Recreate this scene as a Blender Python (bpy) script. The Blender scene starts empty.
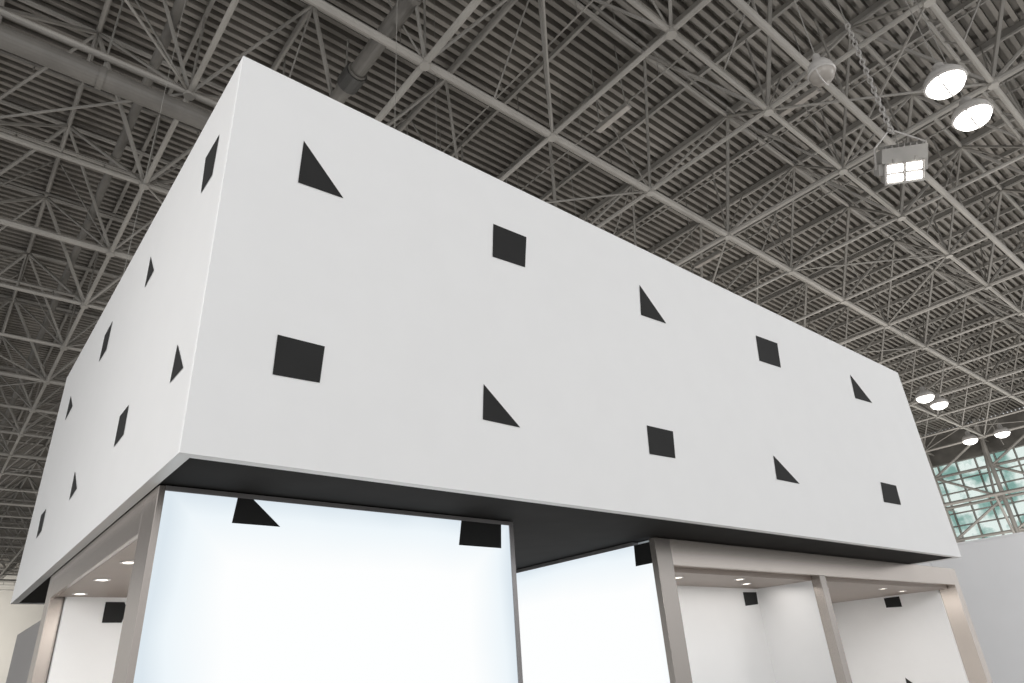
import bpy, math, random
from mathutils import Vector, Matrix
random.seed(4)
scn=bpy.context.scene; COL=bpy.context.collection

# ---------------------------------------------------------------- materials
def mat(n,c,r=.6,metal=0.0,noise=0.0,nscale=4.0,bump=0.0,bscale=60.0,stretch=None,spec=.5):
    m=bpy.data.materials.new(n); m.use_nodes=True
    nt=m.node_tree; b=nt.nodes['Principled BSDF']
    b.inputs['Roughness'].default_value=r; b.inputs['Metallic'].default_value=metal
    b.inputs['Specular IOR Level'].default_value=spec
    tc=nt.nodes.new('ShaderNodeTexCoord'); mp=nt.nodes.new('ShaderNodeMapping')
    nt.links.new(tc.outputs['Object'],mp.inputs[0])
    if stretch: mp.inputs['Scale'].default_value=stretch
    nz=nt.nodes.new('ShaderNodeTexNoise'); nz.inputs['Scale'].default_value=nscale; nz.inputs['Detail'].default_value=3
    nt.links.new(mp.outputs[0],nz.inputs['Vector'])
    cr=nt.nodes.new('ShaderNodeValToRGB')
    cr.color_ramp.elements[0].position=.3; cr.color_ramp.elements[1].position=.7
    cr.color_ramp.elements[0].color=(*[x*(1-noise) for x in c],1)
    cr.color_ramp.elements[1].color=(*[min(1,x*(1+noise)) for x in c],1)
    nt.links.new(nz.outputs[0],cr.inputs[0]); nt.links.new(cr.outputs[0],b.inputs['Base Color'])
    if bump:
        n2=nt.nodes.new('ShaderNodeTexNoise'); n2.inputs['Scale'].default_value=bscale
        nt.links.new(mp.outputs[0],n2.inputs['Vector'])
        bp=nt.nodes.new('ShaderNodeBump'); bp.inputs['Strength'].default_value=bump; bp.inputs['Distance'].default_value=.01
        nt.links.new(n2.outputs[0],bp.inputs['Height']); nt.links.new(bp.outputs[0],b.inputs['Normal'])
    return m
def emit(n,c,s):
    m=bpy.data.materials.new(n); m.use_nodes=True; nt=m.node_tree; nt.nodes.clear()
    e=nt.nodes.new('ShaderNodeEmission'); o=nt.nodes.new('ShaderNodeOutputMaterial')
    e.inputs[0].default_value=(*c,1); e.inputs[1].default_value=s
    nt.links.new(e.outputs[0],o.inputs[0]); return m
def lightbox(n,lo,hi,axis):
    """back-lit fabric: LED field is brightest in the middle, cooler at the rim"""
    m=bpy.data.materials.new(n); m.use_nodes=True; nt=m.node_tree; nt.nodes.clear()
    o=nt.nodes.new('ShaderNodeOutputMaterial'); e=nt.nodes.new('ShaderNodeEmission')
    tc=nt.nodes.new('ShaderNodeTexCoord'); sx=nt.nodes.new('ShaderNodeSeparateXYZ')
    nt.links.new(tc.outputs['Object'],sx.inputs[0])
    def M(op,a,b=None):
        q=nt.nodes.new('ShaderNodeMath'); q.operation=op
        for i,v in enumerate((a,b)):
            if v is None: continue
            if isinstance(v,(int,float)): q.inputs[i].default_value=v
            else: nt.links.new(v,q.inputs[i])
        return q.outputs[0]
    h=sx.outputs[axis]; z=sx.outputs[2]
    d=M('MINIMUM',M('SUBTRACT',h,lo),M('SUBTRACT',hi,h))
    d=M('MINIMUM',d,M('SUBTRACT',2.45,z))
    nz=nt.nodes.new('ShaderNodeTexNoise'); nz.inputs['Scale'].default_value=1.6
    nt.links.new(tc.outputs['Object'],nz.inputs['Vector'])
    d=M('ADD',d,M('MULTIPLY',M('SUBTRACT',nz.outputs[0],.5),.12))
    cr=nt.nodes.new('ShaderNodeValToRGB'); el=cr.color_ramp.elements
    el[0].position=0; el[0].color=(.72,.80,.86,1)
    el[1].position=.34; el[1].color=(.99,1.0,1.0,1)
    k=el.new(.10); k.color=(.86,.925,.965,1)
    nt.links.new(d,cr.inputs[0]); nt.links.new(cr.outputs[0],e.inputs[0]); e.inputs[1].default_value=1.0
    nt.links.new(e.outputs[0],o.inputs[0]); return m

WHITE=mat('white_fabric',(.82,.82,.822),.6,noise=.008,spec=.4)
WHITES=mat('white_fabric_side',(.80,.80,.80),.36,noise=.008)
WALLW=mat('white_laminate',(.78,.78,.78),.5,noise=.01)
BLACK=mat('charcoal_print',(.022,.022,.022),.7,noise=.1,spec=.2)
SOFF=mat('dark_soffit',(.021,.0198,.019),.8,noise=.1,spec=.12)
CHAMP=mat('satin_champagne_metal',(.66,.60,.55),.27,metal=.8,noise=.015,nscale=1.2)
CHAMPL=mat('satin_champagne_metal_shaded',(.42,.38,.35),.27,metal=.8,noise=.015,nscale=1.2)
CHAMPD=mat('satin_champagne_metal_shaded_posts',(.42,.385,.355),.27,metal=.8,noise=.015,nscale=1.2)  # same champagne metal; the posts' weaker reflection is put into a darker colour
SOFB=mat('taupe_soffit',(.33,.275,.24),.45,noise=.03)
FRM=mat('thin_aluminium',(.26,.25,.25),.4,metal=.6,noise=.05)
TUBE=mat('painted_steel_tube',(.35,.332,.306),.55,noise=.15,nscale=.8)
TUBE2=mat('painted_steel_rod',(.28,.265,.244),.55,noise=.15,nscale=.8)
DECK=mat('corrugated_steel_deck',(.225,.208,.187),.55,noise=.2,nscale=.5,stretch=(.3,2,1))
DUCT=mat('galvanised_duct',(.17,.16,.146),.5,noise=.2,nscale=1.5)
FLOORM=mat('polished_concrete',(.45,.44,.42),.5,noise=.12,nscale=.6,bump=.05)
HWALL=mat('hall_wall_paint',(.62,.59,.54),.7,noise=.05,nscale=.3)
PART=mat('grey_partition_laminate',(.70,.70,.71),.6,noise=.03,nscale=1)
GREYW=mat('grey_panel',(.24,.23,.225),.6,noise=.06,nscale=1)
LAMPB=mat('lamp_grey_casting',(.50,.48,.46),.45,metal=.2,noise=.08)
FLOODB=mat('flood_grey_casting',(.44,.425,.405),.45,metal=.2,noise=.08)
LAMPD=mat('lamp_glass_unlit',(.36,.33,.30),.35,noise=.1)
DARKM=mat('dark_damper_paint',(.07,.068,.064),.5,noise=.1)
CABLE=mat('steel_cable',(.28,.27,.25),.5,noise=.05)
FIXT=mat('linear_fixture_enamel',(.27,.255,.235),.5,noise=.05)
LIT=emit('lit_lamp_glass',(1,.97,.92),6)
LITW=emit('lit_floodlight_lens',(1,.97,.93),9)
DOWN=emit('downlight_led',(1,.90,.78),5)
def glassmat():
    m=bpy.data.materials.new('tinted_glazing'); m.use_nodes=True; nt=m.node_tree; nt.nodes.clear()
    o=nt.nodes.new('ShaderNodeOutputMaterial'); t=nt.nodes.new('ShaderNodeBsdfTransparent'); g=nt.nodes.new('ShaderNodeBsdfGlossy')
    g.inputs['Roughness'].default_value=.1; mx=nt.nodes.new('ShaderNodeMixShader'); mx.inputs[0].default_value=.06
    tc=nt.nodes.new('ShaderNodeTexCoord'); v=nt.nodes.new('ShaderNodeTexNoise'); v.inputs['Scale'].default_value=.9; v.inputs['Detail'].default_value=5
    nt.links.new(tc.outputs['Object'],v.inputs['Vector'])
    cr=nt.nodes.new('ShaderNodeValToRGB'); cr.color_ramp.elements[0].color=(.50,.66,.62,1); cr.color_ramp.elements[1].color=(.95,1,.97,1)
    cr.color_ramp.elements[0].position=.38; cr.color_ramp.elements[1].position=.56
    nt.links.new(v.outputs[0],cr.inputs[0]); nt.links.new(cr.outputs[0],t.inputs[0])
    nt.links.new(t.outputs[0],mx.inputs[1]); nt.links.new(g.outputs[0],mx.inputs[2]); nt.links.new(mx.outputs[0],o.inputs[0]); return m
GLASS=glassmat()

# ---------------------------------------------------------------- helpers
class MB:
    def __init__(s): s.v=[];s.f=[];s.mi=[];s.ms=[]
    def _m(s,m):
        if m not in s.ms: s.ms.append(m)
        return s.ms.index(m)
    def poly(s,pts,m):
        i=len(s.v); s.v+= [tuple(p) for p in pts]; s.f.append(tuple(range(i,i+len(pts)))); s.mi.append(s._m(m))
    def box(s,a,b,m):
        i=len(s.v); x0,y0,z0=a;x1,y1,z1=b
        s.v+=[(x,y,z) for x in(x0,x1) for y in(y0,y1) for z in(z0,z1)]
        for f in((0,1,3,2),(4,6,7,5),(0,4,5,1),(2,3,7,6),(0,2,6,4),(1,5,7,3)):
            s.f.append(tuple(i+k for k in f)); s.mi.append(s._m(m))
    def obox(s,C,R,a,b,m,taper=1.0):
        """oriented box, local z max end scaled by taper"""
        i=len(s.v); x0,y0,z0=a;x1,y1,z1=b
        for x in(x0,x1):
            for y in(y0,y1):
                for z in(z0,z1):
                    t=taper if z==z1 else 1
                    s.v.append(tuple(C+R@Vector((x*t,y*t,z))))
        for f in((0,1,3,2),(4,6,7,5),(0,4,5,1),(2,3,7,6),(0,2,6,4),(1,5,7,3)):
            s.f.append(tuple(i+k for k in f)); s.mi.append(s._m(m))
    def tube(s,a,b,r,m,k=6,r2=None,cap=True):
        a=Vector(a);b=Vector(b);d=(b-a).normalized();q=d.to_track_quat('Z','Y');i=len(s.v); r2=r if r2 is None else r2
        for p,rr in((a,r),(b,r2)):
            for j in range(k):
                t=j*2*math.pi/k; s.v.append(tuple(p+q@Vector((rr*math.cos(t),rr*math.sin(t),0))))
        n=s._m(m)
        for j in range(k): s.f.append((i+j,i+(j+1)%k,i+k+(j+1)%k,i+k+j)); s.mi.append(n)
        if cap:
            s.f.append(tuple(i+j for j in reversed(range(k)))); s.f.append(tuple(i+k+j for j in range(k))); s.mi+=[n,n]
    def lathe(s,c,prof,m,k=24):
        i=len(s.v); n=s._m(m)
        for r,z in prof:
            for j in range(k):
                t=j*2*math.pi/k; s.v.append((c[0]+r*math.cos(t),c[1]+r*math.sin(t),c[2]+z))
        for p in range(len(prof)-1):
            for j in range(k):
                s.f.append((i+p*k+j,i+p*k+(j+1)%k,i+(p+1)*k+(j+1)%k,i+(p+1)*k+j)); s.mi.append(n)
    def obj(s,name,parent=None,smooth=False,bevel=0):
        me=bpy.data.meshes.new(name); me.from_pydata(s.v,[],s.f)
        for m in s.ms: me.materials.append(m)
        me.polygons.foreach_set('material_index',s.mi)
        if smooth: me.polygons.foreach_set('use_smooth',[True]*len(s.f))
        me.update()
        o=bpy.data.objects.new(name,me); COL.objects.link(o)
        if bevel:
            b=o.modifiers.new('bevel','BEVEL'); b.width=bevel; b.segments=2; b.limit_method='ANGLE'
        if parent:
            o.parent=parent
            o.location=-Vector(parent.location)
        return o
def tag(o,label=None,cat=None,group=None,kind=None):
    if label:o['label']=label
    if cat:o['category']=cat
    if group:o['group']=group
    if kind:o['kind']=kind
def empty(name,loc,label,cat,group=None,kind=None):
    e=bpy.data.objects.new(name,None); e.empty_display_size=.2; e.location=loc; COL.objects.link(e)
    tag(e,label,cat,group,kind); return e
def one(name,a,b,m,parent=None,bevel=0):
    q=MB(); q.box(a,b,m); return q.obj(name,parent,bevel=bevel)

HX0,HX1,HY0,HY1=-24.0,52.0,-10.0,92.0
ZL,ZU=12.5,14.7; ZD=ZU+.16
# ---------------------------------------------------------------- canopy box
XL,XR,YF,YB,ZB,ZT=.735,9.70,3.10,8.70,2.474,4.93
can=empty('hanging_canopy',(XL,YF,ZB),'large white fabric box sign with black triangles and squares','canopy')
q=MB(); q.box((XL,YF,ZB),(XR,YF+.03,ZT),WHITE)
def fp(pts): q.poly([(x,YF-.003,z) for x,z in pts],BLACK)
fp([(1.148,4.485),(1.138,4.16),(1.425,4.175)])
fp([(2.60,4.475),(2.92,4.485),(2.88,4.20),(2.575,4.18)])
fp([(4.22,4.50),(4.17,4.185),(4.51,4.20)])
fp([(6.03,4.50),(6.45,4.52),(6.39,4.22),(5.98,4.20)])
fp([(8.08,4.53),(8.02,4.21),(8.48,4.24)])
fp([(1.11,3.155),(1.37,3.155),(1.355,2.94),(1.105,2.93)])
fp([(2.44,3.17),(2.42,2.93),(2.72,2.93)])
fp([(4.01,3.17),(4.33,3.175),(4.30,2.95),(3.99,2.94)])
fp([(5.80,3.19),(5.76,2.96),(6.16,2.965)])
fp([(8.0,3.20),(8.40,3.205),(8.37,2.98),(7.93,2.97)])
q.obj('front_panel',can)
q=MB(); q.box((XL,YF+.03,ZB),(XL+.03,YB-.03,ZT),WHITES)
def lp(pts): q.poly([(XL-.003,y,z) for y,z in pts],BLACK)
lp([(3.60,4.50),(3.35,4.50),(3.36,4.20),(3.56,4.20)])
lp([(4.82,4.45),(4.80,4.17),(4.58,4.20)])
lp([(6.31,4.44),(6.03,4.46),(6.02,4.18),(6.30,4.18)])
lp([(7.83,4.40),(7.80,4.12),(7.46,4.16)])
lp([(3.48,3.16),(3.50,2.95),(3.28,2.95)])
lp([(4.73,3.17),(4.50,3.17),(4.48,2.97),(4.72,2.96)])
lp([(6.23,3.19),(6.18,2.95),(5.92,2.98)])
lp([(7.87,3.18),(7.58,3.18),(7.54,2.97),(7.80,2.95)])
q.obj('side_panel',can)
one('side_panel',(XR-.03,YF+.03,ZB),(XR,YB-.03,ZT),WHITE,can)
one('back_panel',(XL,YB-.03,ZB),(XR,YB,ZT),WHITE,can)
q=MB(); L=.06
q.box((XL+.03,YF+.03,ZB),(XR-.03,YF+L,ZB+.05),WHITE); q.box((XL+.03,YB-L,ZB),(XR-.03,YB-.03,ZB+.05),WHITE)
q.box((XL+.03,YF+L,ZB),(XL+L,YB-L,ZB+.05),WHITE); q.box((XR-L,YF+L,ZB),(XR-.03,YB-L,ZB+.05),WHITE)
q.obj('rim',can)
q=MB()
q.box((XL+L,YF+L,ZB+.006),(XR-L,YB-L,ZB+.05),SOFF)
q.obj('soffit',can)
one('top_cover',(XL+.03,YF+.03,ZT-.04),(XR-.03,YB-.03,ZT-.01),WHITE,can)
for x,y in((3.2,5.6),(5.6,8.2),(9.3,8.2),(1.0,8.2)):
    q=MB(); q.tube((x,y,ZT-.005),(x,y,ZD-.002),.004,CABLE,5); q.tube((x,y,ZT-.008),(x,y,ZT+.12),.02,CABLE,8); o=q.obj('rigging_cable')
    tag(o,'thin steel cable rising from the canopy to the roof','cable','rigging cables of the canopy')

# ---------------------------------------------------------------- left pavilion
TOP=ZB-.001
pv=empty('display_pavilion',(1.9,5.2,0),'booth unit with large backlit white panel and champagne metal frame','exhibition booth')
Y0=3.66
q=MB(); q.box((.832,Y0+.008,0),(3.05,Y0+.06,TOP-.025),lightbox('backlit_fabric_front',.86,3.05,0))
q.poly([(1.19,Y0+.004,2.448),(1.275,Y0+.004,2.448),(1.435,Y0+.004,2.315),(1.175,Y0+.004,2.315)],BLACK)
q.poly([(2.645,Y0+.004,2.448),(2.98,Y0+.004,2.448),(2.97,Y0+.004,2.29),(2.62,Y0+.004,2.29)],BLACK)
q.obj('lightbox_panel',pv)
q=MB(); q.box((.832,Y0,TOP-.025),(3.085,Y0+.07,TOP),FRM); q.box((3.05,Y0,0),(3.085,Y0+.07,TOP-.025),FRM); q.obj('panel_trim',pv)
ZS=2.285
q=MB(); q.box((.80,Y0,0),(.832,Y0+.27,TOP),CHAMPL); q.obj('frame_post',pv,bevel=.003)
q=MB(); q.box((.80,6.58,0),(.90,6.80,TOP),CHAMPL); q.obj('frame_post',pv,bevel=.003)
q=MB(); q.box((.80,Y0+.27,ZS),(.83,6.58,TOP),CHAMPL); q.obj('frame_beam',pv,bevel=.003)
q=MB(); q.box((.83,3.93,ZS),(2.05,6.50,ZS+.05),SOFB); q.obj('soffit',pv)
q=MB(); q.box((.90,6.50,0),(2.05,6.56,2.33),WALLW)
q.poly([(1.175,6.497,2.25),(1.31,6.497,2.25),(1.345,6.497,2.19),(1.315,6.497,2.095),(1.175,6.497,2.095)],BLACK)
q.obj('back_wall',pv)
q=MB(); q.box((2.05,3.84,0),(2.11,6.56,2.33),WALLW); q.box((.835,3.87,0),(2.05,3.93,ZS),WALLW); q.obj('interior_wall',pv)
q=MB(); q.box((2.11,6.72,0),(3.08,6.80,TOP),WALLW); q.box((3.02,Y0+.07,0),(3.08,6.72,TOP),WALLW); q.box((.90,6.74,0),(2.11,6.80,TOP),WALLW); q.obj('outer_wall',pv)
def downl(x,y,z,par):
    q=MB(); q.lathe((x,y,z),[(.052,0),(.052,-.006),(.038,-.006),(.034,.004)],WALLW,20); 
    q.lathe((x,y,z),[(.036,-.003),(.0005,-.003)],DOWN,20); q.obj('downlight',par)
for y in(4.8,5.55,6.3): downl(.955,y,ZS,pv)

# ---------------------------------------------------------------- right pavilion
pr=empty('display_pavilion',(7.8,5.2,0),'booth unit with champagne metal portal and white display niches','exhibition booth')
XA,XB=4.60,11.02
q=MB(); q.box((XA+.006,Y0+.06,0),(XA+.06,8.5,TOP-.03),lightbox('backlit_fabric_side',Y0-.2,8.6,1))
q.poly([(XA+.002,3.89,2.444),(XA+.002,3.72,2.444),(XA+.002,3.72,2.275),(XA+.002,3.90,2.275)],BLACK)
q.obj('lightbox_panel',pr)
q=MB(); q.box((XA,Y0+.24,TOP-.03),(XA+.07,8.5,TOP),FRM); q.obj('panel_trim',pr)
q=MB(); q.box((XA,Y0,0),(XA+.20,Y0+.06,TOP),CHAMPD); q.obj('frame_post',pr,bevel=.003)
q=MB(); q.box((XB-.17,Y0,0),(XB,Y0+.22,TOP),CHAMP); q.obj('frame_post',pr,bevel=.003)
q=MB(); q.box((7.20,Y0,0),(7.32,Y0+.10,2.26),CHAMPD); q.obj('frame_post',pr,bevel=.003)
q=MB(); q.box((XA+.20,Y0,2.26),(XB-.17,Y0+.10,TOP),CHAMP); q.obj('frame_beam',pr,bevel=.003)
q=MB(); q.box((XA+.07,Y0+.10,2.22),(XB-.2,5.6,2.26),SOFB); q.obj('soffit',pr)
q=MB(); q.box((XA+.07,4.42,0),(7.2,4.48,2.22),WALLW)
q.poly([(6.92,4.417,2.18),(7.185,4.417,2.185),(7.17,4.417,2.06),(6.92,4.417,2.04)],BLACK)
q.obj('back_wall',pr)
q=MB(); q.box((7.20,Y0+.10,0),(7.26,5.6,2.22),WALLW); q.obj('divider_wall',pr)
q=MB(); q.box((7.26,5.6,0),(XB-.17,5.66,2.25),WALLW); q.obj('back_wall',pr)
q=MB(); q.box((XB-.2,Y0+.22,0),(XB-.14,5.66,2.25),WALLW)
X=XB-.203
q.poly([(X,4.63,2.2),(X,4.41,2.2),(X,4.41,2.06),(X,4.63,2.07)],BLACK)
q.poly([(X,4.65,1.17),(X,4.66,.93),(X,4.38,.93)],BLACK)
q.obj('interior_wall',pr)
one('roof_panel',(XA+.07,Y0+.10,TOP-.03),(XB-.17,8.5,TOP),WALLW,pr)
one('outer_wall',(XA+.07,8.44,0),(XB-.17,8.5,TOP-.03),WALLW,pr)
for x,y in((5.25,3.98),(6.1,3.9),(6.55,4.12),(8.3,4.2),(9.4,4.0),(8.9,4.9),(10.2,4.1)): downl(x,y,2.22,pr)

o=one('storage_wall',(.84,6.9,0),(2.6,8.55,2.18),GREYW,bevel=.004); tag(o,'plain dark grey storage enclosure wall under the canopy','partition wall')
pp=empty('partition_wall',(14,4.5,0),'plain light grey neighbouring exhibition partition wall','partition wall')
for i in range(6):
    one('panel',(14,-1+i*2.0+.003,0),(14.08,1+i*2.0-.003,3.12),PART,pp)
one('cap_rail',(13.99,-1,3.12),(14.09,11,3.15),PART,pp)

# ---------------------------------------------------------------- hall
o=one('floor',(HX0,-30,-.1),(HX1,HY1,0),FLOORM); tag(o,'grey concrete hall floor','floor',kind='structure')
o=one('wall_back',(HX0,HY1,0),(HX1,HY1+.3,ZD),HWALL); tag(o,'beige hall end wall','wall',kind='structure')
q=MB(); y=HY0; P=.235
while y<HY1:
    for a,b in(((0,0),(.10,0)),((.10,0),(.11,.22)),((.11,.22),(.225,.22)),((.225,.22),(.235,0))):
        q.poly([(HX0,y+a[0],ZD+a[1]),(HX1,y+a[0],ZD+a[1]),(HX1,y+b[0],ZD+b[1]),(HX0,y+b[0],ZD+b[1])],DECK)
    y+=P
q.box((HX0,HY0,ZD+.24),(HX1,HY1,ZD+.3),DECK)
o=q.obj('ceiling'); tag(o,'dark brown-grey corrugated steel roof deck','ceiling',kind='structure')

M=3.42; X0=5.25; YN=8.05
ncols=range(-8,14); rows=range(-5,25)
ys=[YN+j*M for j in rows if HY0+1<YN+j*M<HY1-3]
xs=[X0+i*M for i in ncols if HX0+M<X0+i*M<HX1-M]
for j in rows:
    y=YN+j*M
    if y<HY0+1 or y>HY1-3: continue
    far=j>9
    t=empty('roof_truss',(X0,y,ZL),'painted steel tube space-frame truss under the corrugated deck','roof truss','space-frame trusses under the roof')
    rc=.085 if j%3==0 else .062
    q=MB(); q.tube((xs[0],y,ZL),(xs[-1],y,ZL),rc,TUBE,8)
    for x in xs: q.tube((x,y-.0,ZL-.1),(x,y,ZL+.1),.11,TUBE,8)
    if j%2==0:
        q.tube((xs[0],y+.26,ZL+.34),(xs[-1],y+.26,ZL+.34),.045,TUBE2,6)
        for x in xs:
            for s in(.25,.5,.75): 
                if x<xs[-1]: q.tube((x+M*s,y,ZL),(x+M*s,y+.26,ZL+.34),.022,TUBE2,4,cap=False)
    q.obj('bottom_chord',t)
    q=MB(); q.tube((xs[0]-M/2,y+M/2,ZU),(xs[-1]+M/2,y+M/2,ZU),.06,TUBE2,6); q.obj('top_chord',t)
    q=MB()
    for i,x in enumerate(xs):
        for c in((-1,1),(1,1),(-1,-1),(1,-1)):
            q.tube((x,y,ZL),(x+c[0]*M/2,y+c[1]*M/2,ZU),.038 if (i+j)%2 else .05,TUBE2,5,cap=False)
        if not far:
            if (i*2+j)%3: q.tube((x,y,ZL),(x,y,ZD),.028,TUBE2,5,cap=False)
            if (i+j)%3==0: q.tube((x+M/2,y,ZL),(x+M/2,y+M/2,ZU),.022,TUBE2,5,cap=False)
            if (i+j)%3==1: q.tube((x+M/2,y,ZL),(x+M/2,y-M/2,ZU),.022,TUBE2,5,cap=False)
            if (i+2*j)%5==0: q.tube((x,y,ZL),(x+M,y+M,ZL),.03,TUBE2,5,cap=False)
            if (2*i+j)%5==1: q.tube((x+M,y,ZL),(x,y+M,ZL),.03,TUBE2,5,cap=False)
            if (i+j)%2==0:
                q.tube((x,y,ZL),(x+M/2,y,ZD),.022,TUBE2,5,cap=False); q.tube((x+M,y,ZL),(x+M/2,y,ZD),.022,TUBE2,5,cap=False)
    q.obj('web_lattice',t)
for i,x in enumerate(xs):
    o=MB(); o.tube((x,ys[0],ZL),(x,ys[-1],ZL),.075 if i%3==1 else .055,TUBE,8); o=o.obj('cross_chord'); tag(o,'long painted steel cross tube of the roof frame','roof beam','cross tubes of the roof frame')
    o=MB(); o.tube((x+M/2,ys[0]-M/2,ZU),(x+M/2,ys[-1]+M/2,ZU),.055,TUBE2,6); o=o.obj('cross_chord'); tag(o,'long painted steel cross tube of the roof frame','roof beam','cross tubes of the roof frame')
    for s in(0,M/2):
        o=MB(); o.box((x+s-.04,ys[0]-M/2,ZD-.13),(x+s+.04,ys[-1]+M/2,ZD),TUBE2); o=o.obj('roof_purlin'); tag(o,'steel purlin directly under the corrugated deck','roof beam','purlins under the roof deck')
# sprinkler pipes
for k,yy in enumerate((5.9,9.2,14.3,19.0,26.0,33.0)):
    q=MB(); z=14.15; q.tube((HX0+1,yy,z),(HX1-3,yy,z),.035,DUCT,8)
    x=HX0+2
    while x<HX1-4:
        q.tube((x,yy,z),(x,yy,ZD-.002),.012,DUCT,5); q.tube((x+.7,yy,z-.14),(x+.7,yy,z),.018,DUCT,5); x+=3.42
    o=q.obj('sprinkler_pipe'); tag(o,'thin sprinkler pipe with drop heads under the roof','pipe','sprinkler pipes under the roof')
for xx in(7.9,10.6,14.9,18.3,22.4,29.0,-2.2,-6.0):
    q=MB(); z=13.95+.05*(int(xx)%3); q.tube((xx,0,z),(xx,34,z),.022,TUBE2,6)
    y=1.0
    while y<34: q.tube((xx,y,z),(xx,y,ZD-.002),.010,TUBE2,5); y+=2.6
    o=q.obj('conduit'); tag(o,'thin electrical conduit run hung under the roof','pipe','electrical conduits under the roof')

# fixture rail carrying lamps
q=MB(); q.tube((-6,3.35,12.2),(48,3.35,12.2),.08,TUBE,10)
for i in range(-1,12): q.tube((X0+(i+.27)*M,3.35,12.2),(X0+(i+.27)*M,3.35,ZD-.002),.028,TUBE2,6)
o=q.obj('lighting_rail'); tag(o,'long painted steel pipe rail hung below the roof trusses','lighting rail')

# slim linear fixtures
for x,y in((9.75,7.1),(12.9,4.25),(16.7,9.5),(3.0,18),(-3,22)):
    e=empty('linear_fixture',(x,y,12.85),'slim unlit linear ceiling fixture hung among the trusses','ceiling lamp','slim linear fixtures among the trusses')
    q=MB(); q.box((x-.08,y-.5,12.85),(x+.08,y+.5,12.93),FIXT); q.box((x-.05,y-.45,12.93),(x+.05,y+.45,12.99),FIXT); q.obj('lamp_housing',e)
    q=MB(); q.box((x-.065,y-.47,12.835),(x+.065,y+.47,12.85),LAMPD); q.obj('lens',e)
    for s in(-.4,.4):
        q=MB(); q.tube((x,y+s,12.98),(x,y+s,ZD-.002),.012,CABLE,5); q.obj('suspension_rod',e)

def duct(pa,pb,r,label,n,damper=None):
    d=empty('air_duct',pa,label,'duct'); a=Vector(pa);b=Vector(pb)
    q=MB(); q.tube(a,b,r,DUCT,20); q.obj('duct_body',d)
    for i in range(n+1):
        q=MB(); c=a.lerp(b,i/n); u=(b-a).normalized()*.05; q.tube(c-u,c+u,r*1.13,DUCT,20)
        q.tube(c,(c.x,c.y,ZD-.002),.02,CABLE,5)
        q.obj('collar',d)
    if damper:
        u=(b-a).normalized(); c=Vector(damper)
        q=MB(); q.tube(c-u*.22,c+u*.22,r*1.45,DARKM,20); q.tube(c-u*.28,c-u*.22,r*1.25,DUCT,20); q.tube(c+u*.22,c+u*.28,r*1.25,DUCT,20); q.obj('damper',d)['label']='dark round damper drum'
duct((-16.3,11.6,12.08),(30.3,11.6,12.08),.20,'long round galvanised air duct hung under the roof',14)
duct((4.59,4.6,13.3),(4.59,30,13.3),.17,'round galvanised branch duct with collars',9,(4.59,9.9,13.3))
duct((1.2,9.6,13.6),(1.2,40,13.6),.10,'slim round pipe running under the roof',10)

# ---------------------------------------------------------------- lamps
def highbay(x,y,z,lit,r,label):
    e=empty('high_bay_lamp',(x,y,z),label,'ceiling lamp','round high-bay lamps hung from the roof')
    q=MB(); q.lathe((x,y,z),[(r,0),(r*1.04,.02),(r*1.0,.08),(r*.75,.17),(r*.35,.22),(r*.30,.34),(r*.18,.37),(.001,.37)],LAMPB,28); q.obj('lamp_housing',e,smooth=True)
    q=MB(); q.lathe((x,y,z),[(r*.97,.03),(r*.96,-.05),(r*.80,-.12),(r*.45,-.17),(.001,-.19)],LIT if lit else LAMPD,28); q.obj('lens',e,smooth=True)
    q=MB(); q.lathe((x,y,z),[(r*1.04,.03),(r*1.08,-.01),(r*.98,-.03)],LAMPB,28)
    for a,b in((-1,-.6),(-.6,0),(0,.6),(.6,1)):
        f=lambda t:(x+r*t,y,z-.03-.17*math.sqrt(max(0,1-t*t)))
        q.tube(f(a),f(b),.011,LAMPB,6)
    q.obj('guard_ring',e)
    q=MB(); q.tube((x,y,z+.36),(x,y,ZD-.002),.008,CABLE,6); q.obj('suspension_cable',e)
for x,y,z,l in((9.97,1.26,9.0,1),(11.08,1.27,9.0,1),(24.31,7.22,9.0,1),(25.53,7.24,9.0,1),(31.58,8.34,9.0,1),(31.78,7.24,9.0,1)):
    highbay(x,y,z,l,.27,'round grey high-bay lamp with glowing white lens')
highbay(8.25,2.29,9.0,0,.18,'round grey high-bay lamp, unlit')

fx,fy,fz=11.24,2.41,8.91
e=empty('floodlight',(fx,fy,fz),'boxy grey floodlight with glowing lenses hung on a chain','floodlight')
C=Vector((fx,fy,fz))
n=Vector((-.56,-.50,-.66)).normalized()      # beam direction
ax=Vector((0,0,1)).cross(n).normalized(); up=n.cross(ax).normalized()
if up.z<0: up=-up; ax=-ax
R=Matrix((ax,up,-n)).transposed()            # local x across, y up the face, z backwards
C0=C+R@Vector((0,-.12,0))
q=MB()
q.obox(C0,R,(-.32,-.18,0),(.32,.17,.30),FLOODB,.82)
q.obox(C0,R,(-.37,.175,-.02),(.37,.42,.36),FLOODB,.85)
for k in range(7):
    x=-.30+k*.60/6
    q.obox(C0,R,(x-.007,.40,0),(x+.007,.46,.30),FLOODB)
for s in(-1,1): q.obox(C0,R,(s*.36-.04,-.02,.04),(s*.36+.04,.17,.24),FLOODB)
q.obj('lamp_housing',e)
q=MB()
for a,b in(((-.33,-.195,-.02),(.33,-.168,.02)),((-.33,-.165,-.02),(-.31,.165,.02)),((.31,-.165,-.02),(.33,.165,.02)),((-.2,.165,-.06),(-.16,.24,-.02)),((.16,.165,-.06),(.2,.24,-.02)),((-.01,-.165,-.012),(.01,.165,.01))):
    q.obox(C0,R,a,b,FLOODB)
q.obj('bezel',e)
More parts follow.
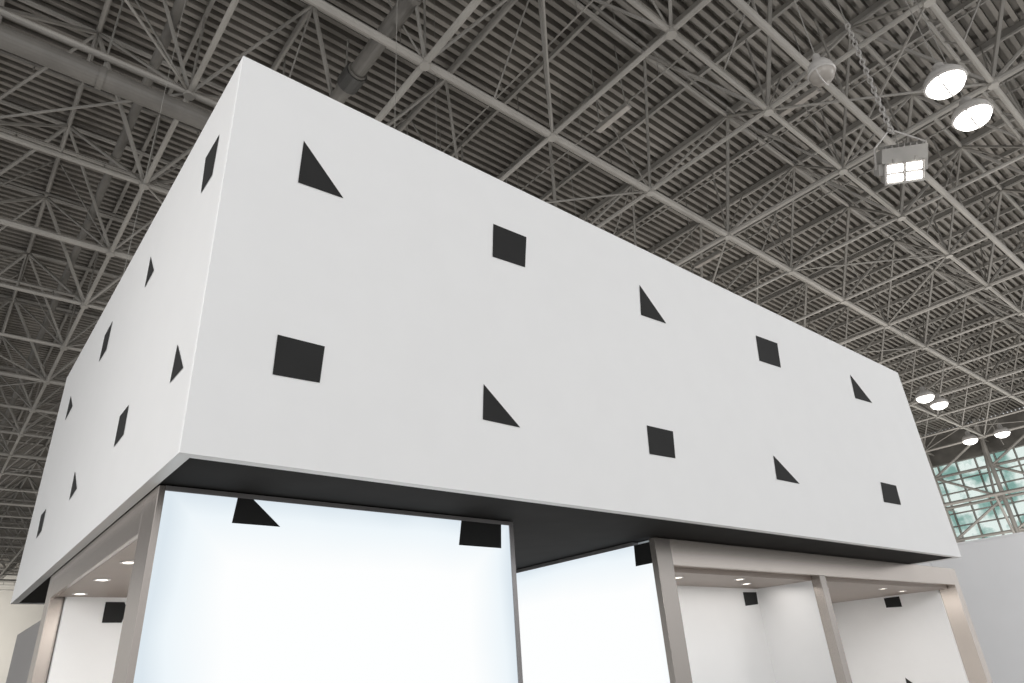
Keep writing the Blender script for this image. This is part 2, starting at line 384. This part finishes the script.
for sx in(-1,1):
    for sy in (-1,1):
        q=MB(); cc=C0+R@Vector((sx*.155,sy*.082-.008,0))
        q.obox(cc,R,(-.125,-.060,-.006),(.125,.060,.02),LITW)
        q.tube(cc+R@Vector((0,0,-.005)),cc+R@Vector((0,0,-.05)),.045,LITW,12)
        q.obj('lens',e)
q=MB()
topz=fz+.74
for s in(-1,1):
    q.tube(C0+R@Vector((s*.40,.08,.14)),C0+R@Vector((s*.42,.44,.16)),.018,LAMPB,6)
    q.tube(C0+R@Vector((s*.42,.44,.16)),(fx+s*.06*ax.x,fy+s*.06*ax.y,topz),.016,LAMPB,6)
q.tube((fx-.09,fy,topz),(fx+.09,fy,topz),.02,LAMPB,8)
q.obj('yoke',e)
q=MB(); z=topz-.02; k=0
while z<12.35:
    cx=Vector((fx,fy,z+.06)); pts=[]
    for a in range(10):
        t=a*2*math.pi/10; s=.038*math.cos(t); h=.075*math.sin(t)
        pts.append(cx+(Vector((s,0,h)) if k%2 else Vector((0,s,h))))
    for a in range(10): q.tube(pts[a],pts[(a+1)%10],.015,LAMPB,4,cap=False)
    z+=.12; k+=1
q.tube((fx,fy,z),(fx,fy,ZD-.002),.012,CABLE,5)
q.obj('chain',e)
q=MB()
pv_=None
for a in range(15):
    t=a/14; p=Vector((fx+.09+.10*math.sin(t*9),fy,fz+.4+t*3.2))
    if pv_ is not None: q.tube(pv_,p,.010,CABLE,5,cap=False)
    pv_=p
q.obj('power_cable',e)

# ---------------------------------------------------------------- glazed end wall
WT=12.7
o=one('wall_right',(HX1-.3,20,0),(HX1,HY1,ZD),HWALL); o['kind']='structure'
o=one('wall_right_lower',(HX1-.3,-2,0),(HX1,20,5.4),HWALL); o['kind']='structure'
o=one('wall_right_header',(HX1-.3,-2,WT),(HX1,20,ZD),DUCT); o['kind']='structure'
n=1
MUL=TUBE2
for i in range(6):
    ya=-1+i*3.42; yb=ya+3.42
    w=empty('window_%d'%n,(HX1-.2,ya,5.4),'tall hall glazing bay with steel grid','window',kind='structure'); n+=1
    q=MB(); q.box((HX1-.16,ya,5.4),(HX1-.12,yb,WT),GLASS); q.obj('glazing',w)
    q=MB()
    for k in range(3): q.box((HX1-.3,ya+k*1.14-.035,5.4),(HX1-.05,ya+k*1.14+.035,WT),MUL)
    for z in (5.43,6.5,7.3,8.6,9.4,10.7,11.5,WT-.05): q.box((HX1-.28,ya,z-.035),(HX1-.06,yb,z+.035),MUL)
    for z in(5.6,7.6,9.6,11.6): q.tube((HX1-1.6,ya,z),(HX1-1.6,yb,z),.09,TUBE,8)
    q.tube((HX1-1.6,ya,5.4),(HX1-1.6,ya,ZU),.13,TUBE,8)
    q.tube((HX1-1.6,ya,5.6),(HX1-1.6,yb,7.6),.08,TUBE,8); q.tube((HX1-1.6,yb,7.6),(HX1-1.6,ya,9.6),.08,TUBE,8)
    q.tube((HX1-1.6,ya,9.6),(HX1-1.6,yb,11.6),.08,TUBE,8); q.tube((HX1-1.6,yb,11.6),(HX1-1.6,ya,13.6),.08,TUBE,8)
    q.tube((HX1-1.6,yb,5.6),(HX1-3.2,yb,9.6),.08,TUBE,8); q.tube((HX1-3.2,ya,9.6),(HX1-3.2,yb,9.6),.11,TUBE,8); q.tube((HX1-3.2,yb,9.6),(HX1-1.6,yb,13.6),.08,TUBE,8)
    for z in(5.6,7.6,9.6,11.6,13.4): q.tube((HX1-1.6,ya,z),(HX1-.2,ya,z),.06,TUBE,6)
    q.obj('window_frame',w)

# ---------------------------------------------------------------- lights
w=bpy.data.worlds.new('hall_ambient');scn.world=w;w.use_nodes=True
bg=w.node_tree.nodes['Background']; bg.inputs[0].default_value=(.97,.985,1,1); bg.inputs[1].default_value=.97
def area(name,loc,target,sx,sy,e,c=(1,1,1)):
    l=bpy.data.lights.new(name,'AREA'); l.shape='RECTANGLE'; l.size=sx; l.size_y=sy; l.energy=e; l.color=c
    o=bpy.data.objects.new(name,l); o.location=loc; d=Vector(target)-Vector(loc); o.rotation_euler=d.to_track_quat('-Z','Y').to_euler(); COL.objects.link(o); return o
area('hall_fill',(-2,-9,9),(5,3,3.5),5,3,400,(1,.985,.97))  # unseen fill light, added to brighten the canopy front from the left
area('hall_fill',(16,-9,9),(7,3,3),5,3,470,(1,.985,.97))  # second added fill, reaches the canopy front from the right
area('hall_fill',(-10,2,8),(.7,5.5,3.5),4,3,430,(1,.985,.97))  # added out-of-view fill, lifts the canopy's left face
area('hall_fill',(-3.6,3.4,3.2),(.7,4.0,3.2),1.2,1.2,75,(1,.985,.97))  # low fill added near the corner for the left face's soft glow
l=bpy.data.lights.new('partition_fill','SPOT'); l.energy=4200; l.spot_size=math.radians(38); l.spot_blend=.6; l.shadow_soft_size=.6  # unseen spot, added only to lighten the grey partition
o=bpy.data.objects.new('partition_fill',l); o.location=(6,-7,6); o.rotation_euler=(Vector((15.2,3.6,1.5))-Vector(o.location)).to_track_quat('-Z','Y').to_euler(); COL.objects.link(o)
area('hall_fill',(2,78,8),(0,92,2),5,3,2500,(1,.985,.95))  # fill added to make the far end wall paler
for x,y,en in((-6,16,200),(8,18,480),(24,14,850),(24,2,750),(-8,40,300),(10,44,600),(30,40,950),(42,10,1600)):
    area('roof_fill',(x,y,.4),(x,y,10),4,4,en,(1,.965,.92))  # unseen floor-level fill, added to lift the dark roof
area('niche_lamp',(1.4,5.2,2.25),(1.4,5.4,0),.8,2.2,28,(1,.96,.91))
area('niche_lamp',(6.0,4.0,2.19),(6.0,4.3,0),2.2,.4,6,(1,.96,.92))
area('niche_lamp',(9.1,4.6,2.19),(9.2,4.6,0),3,1.4,36,(1,.96,.92))

# ---------------------------------------------------------------- camera
ex=Vector((.772255,-.238721,-.588757)); ey=Vector((-.632204,-.380325,-.675034)); ez=Vector((-.062775,.893513,-.444628))
cam=bpy.data.cameras.new('camera');co=bpy.data.objects.new('camera',cam);COL.objects.link(co)
co.matrix_world=Matrix.Translation((0,0,1.5))@Matrix(((ex.x,ex.y,ex.z),(ey.x,ey.y,ey.z),(ez.x,ez.y,ez.z))).to_4x4()
cam.sensor_width=36;cam.lens=677/1024*36;cam.clip_end=300
scn.camera=co
scn.view_settings.view_transform='Standard'
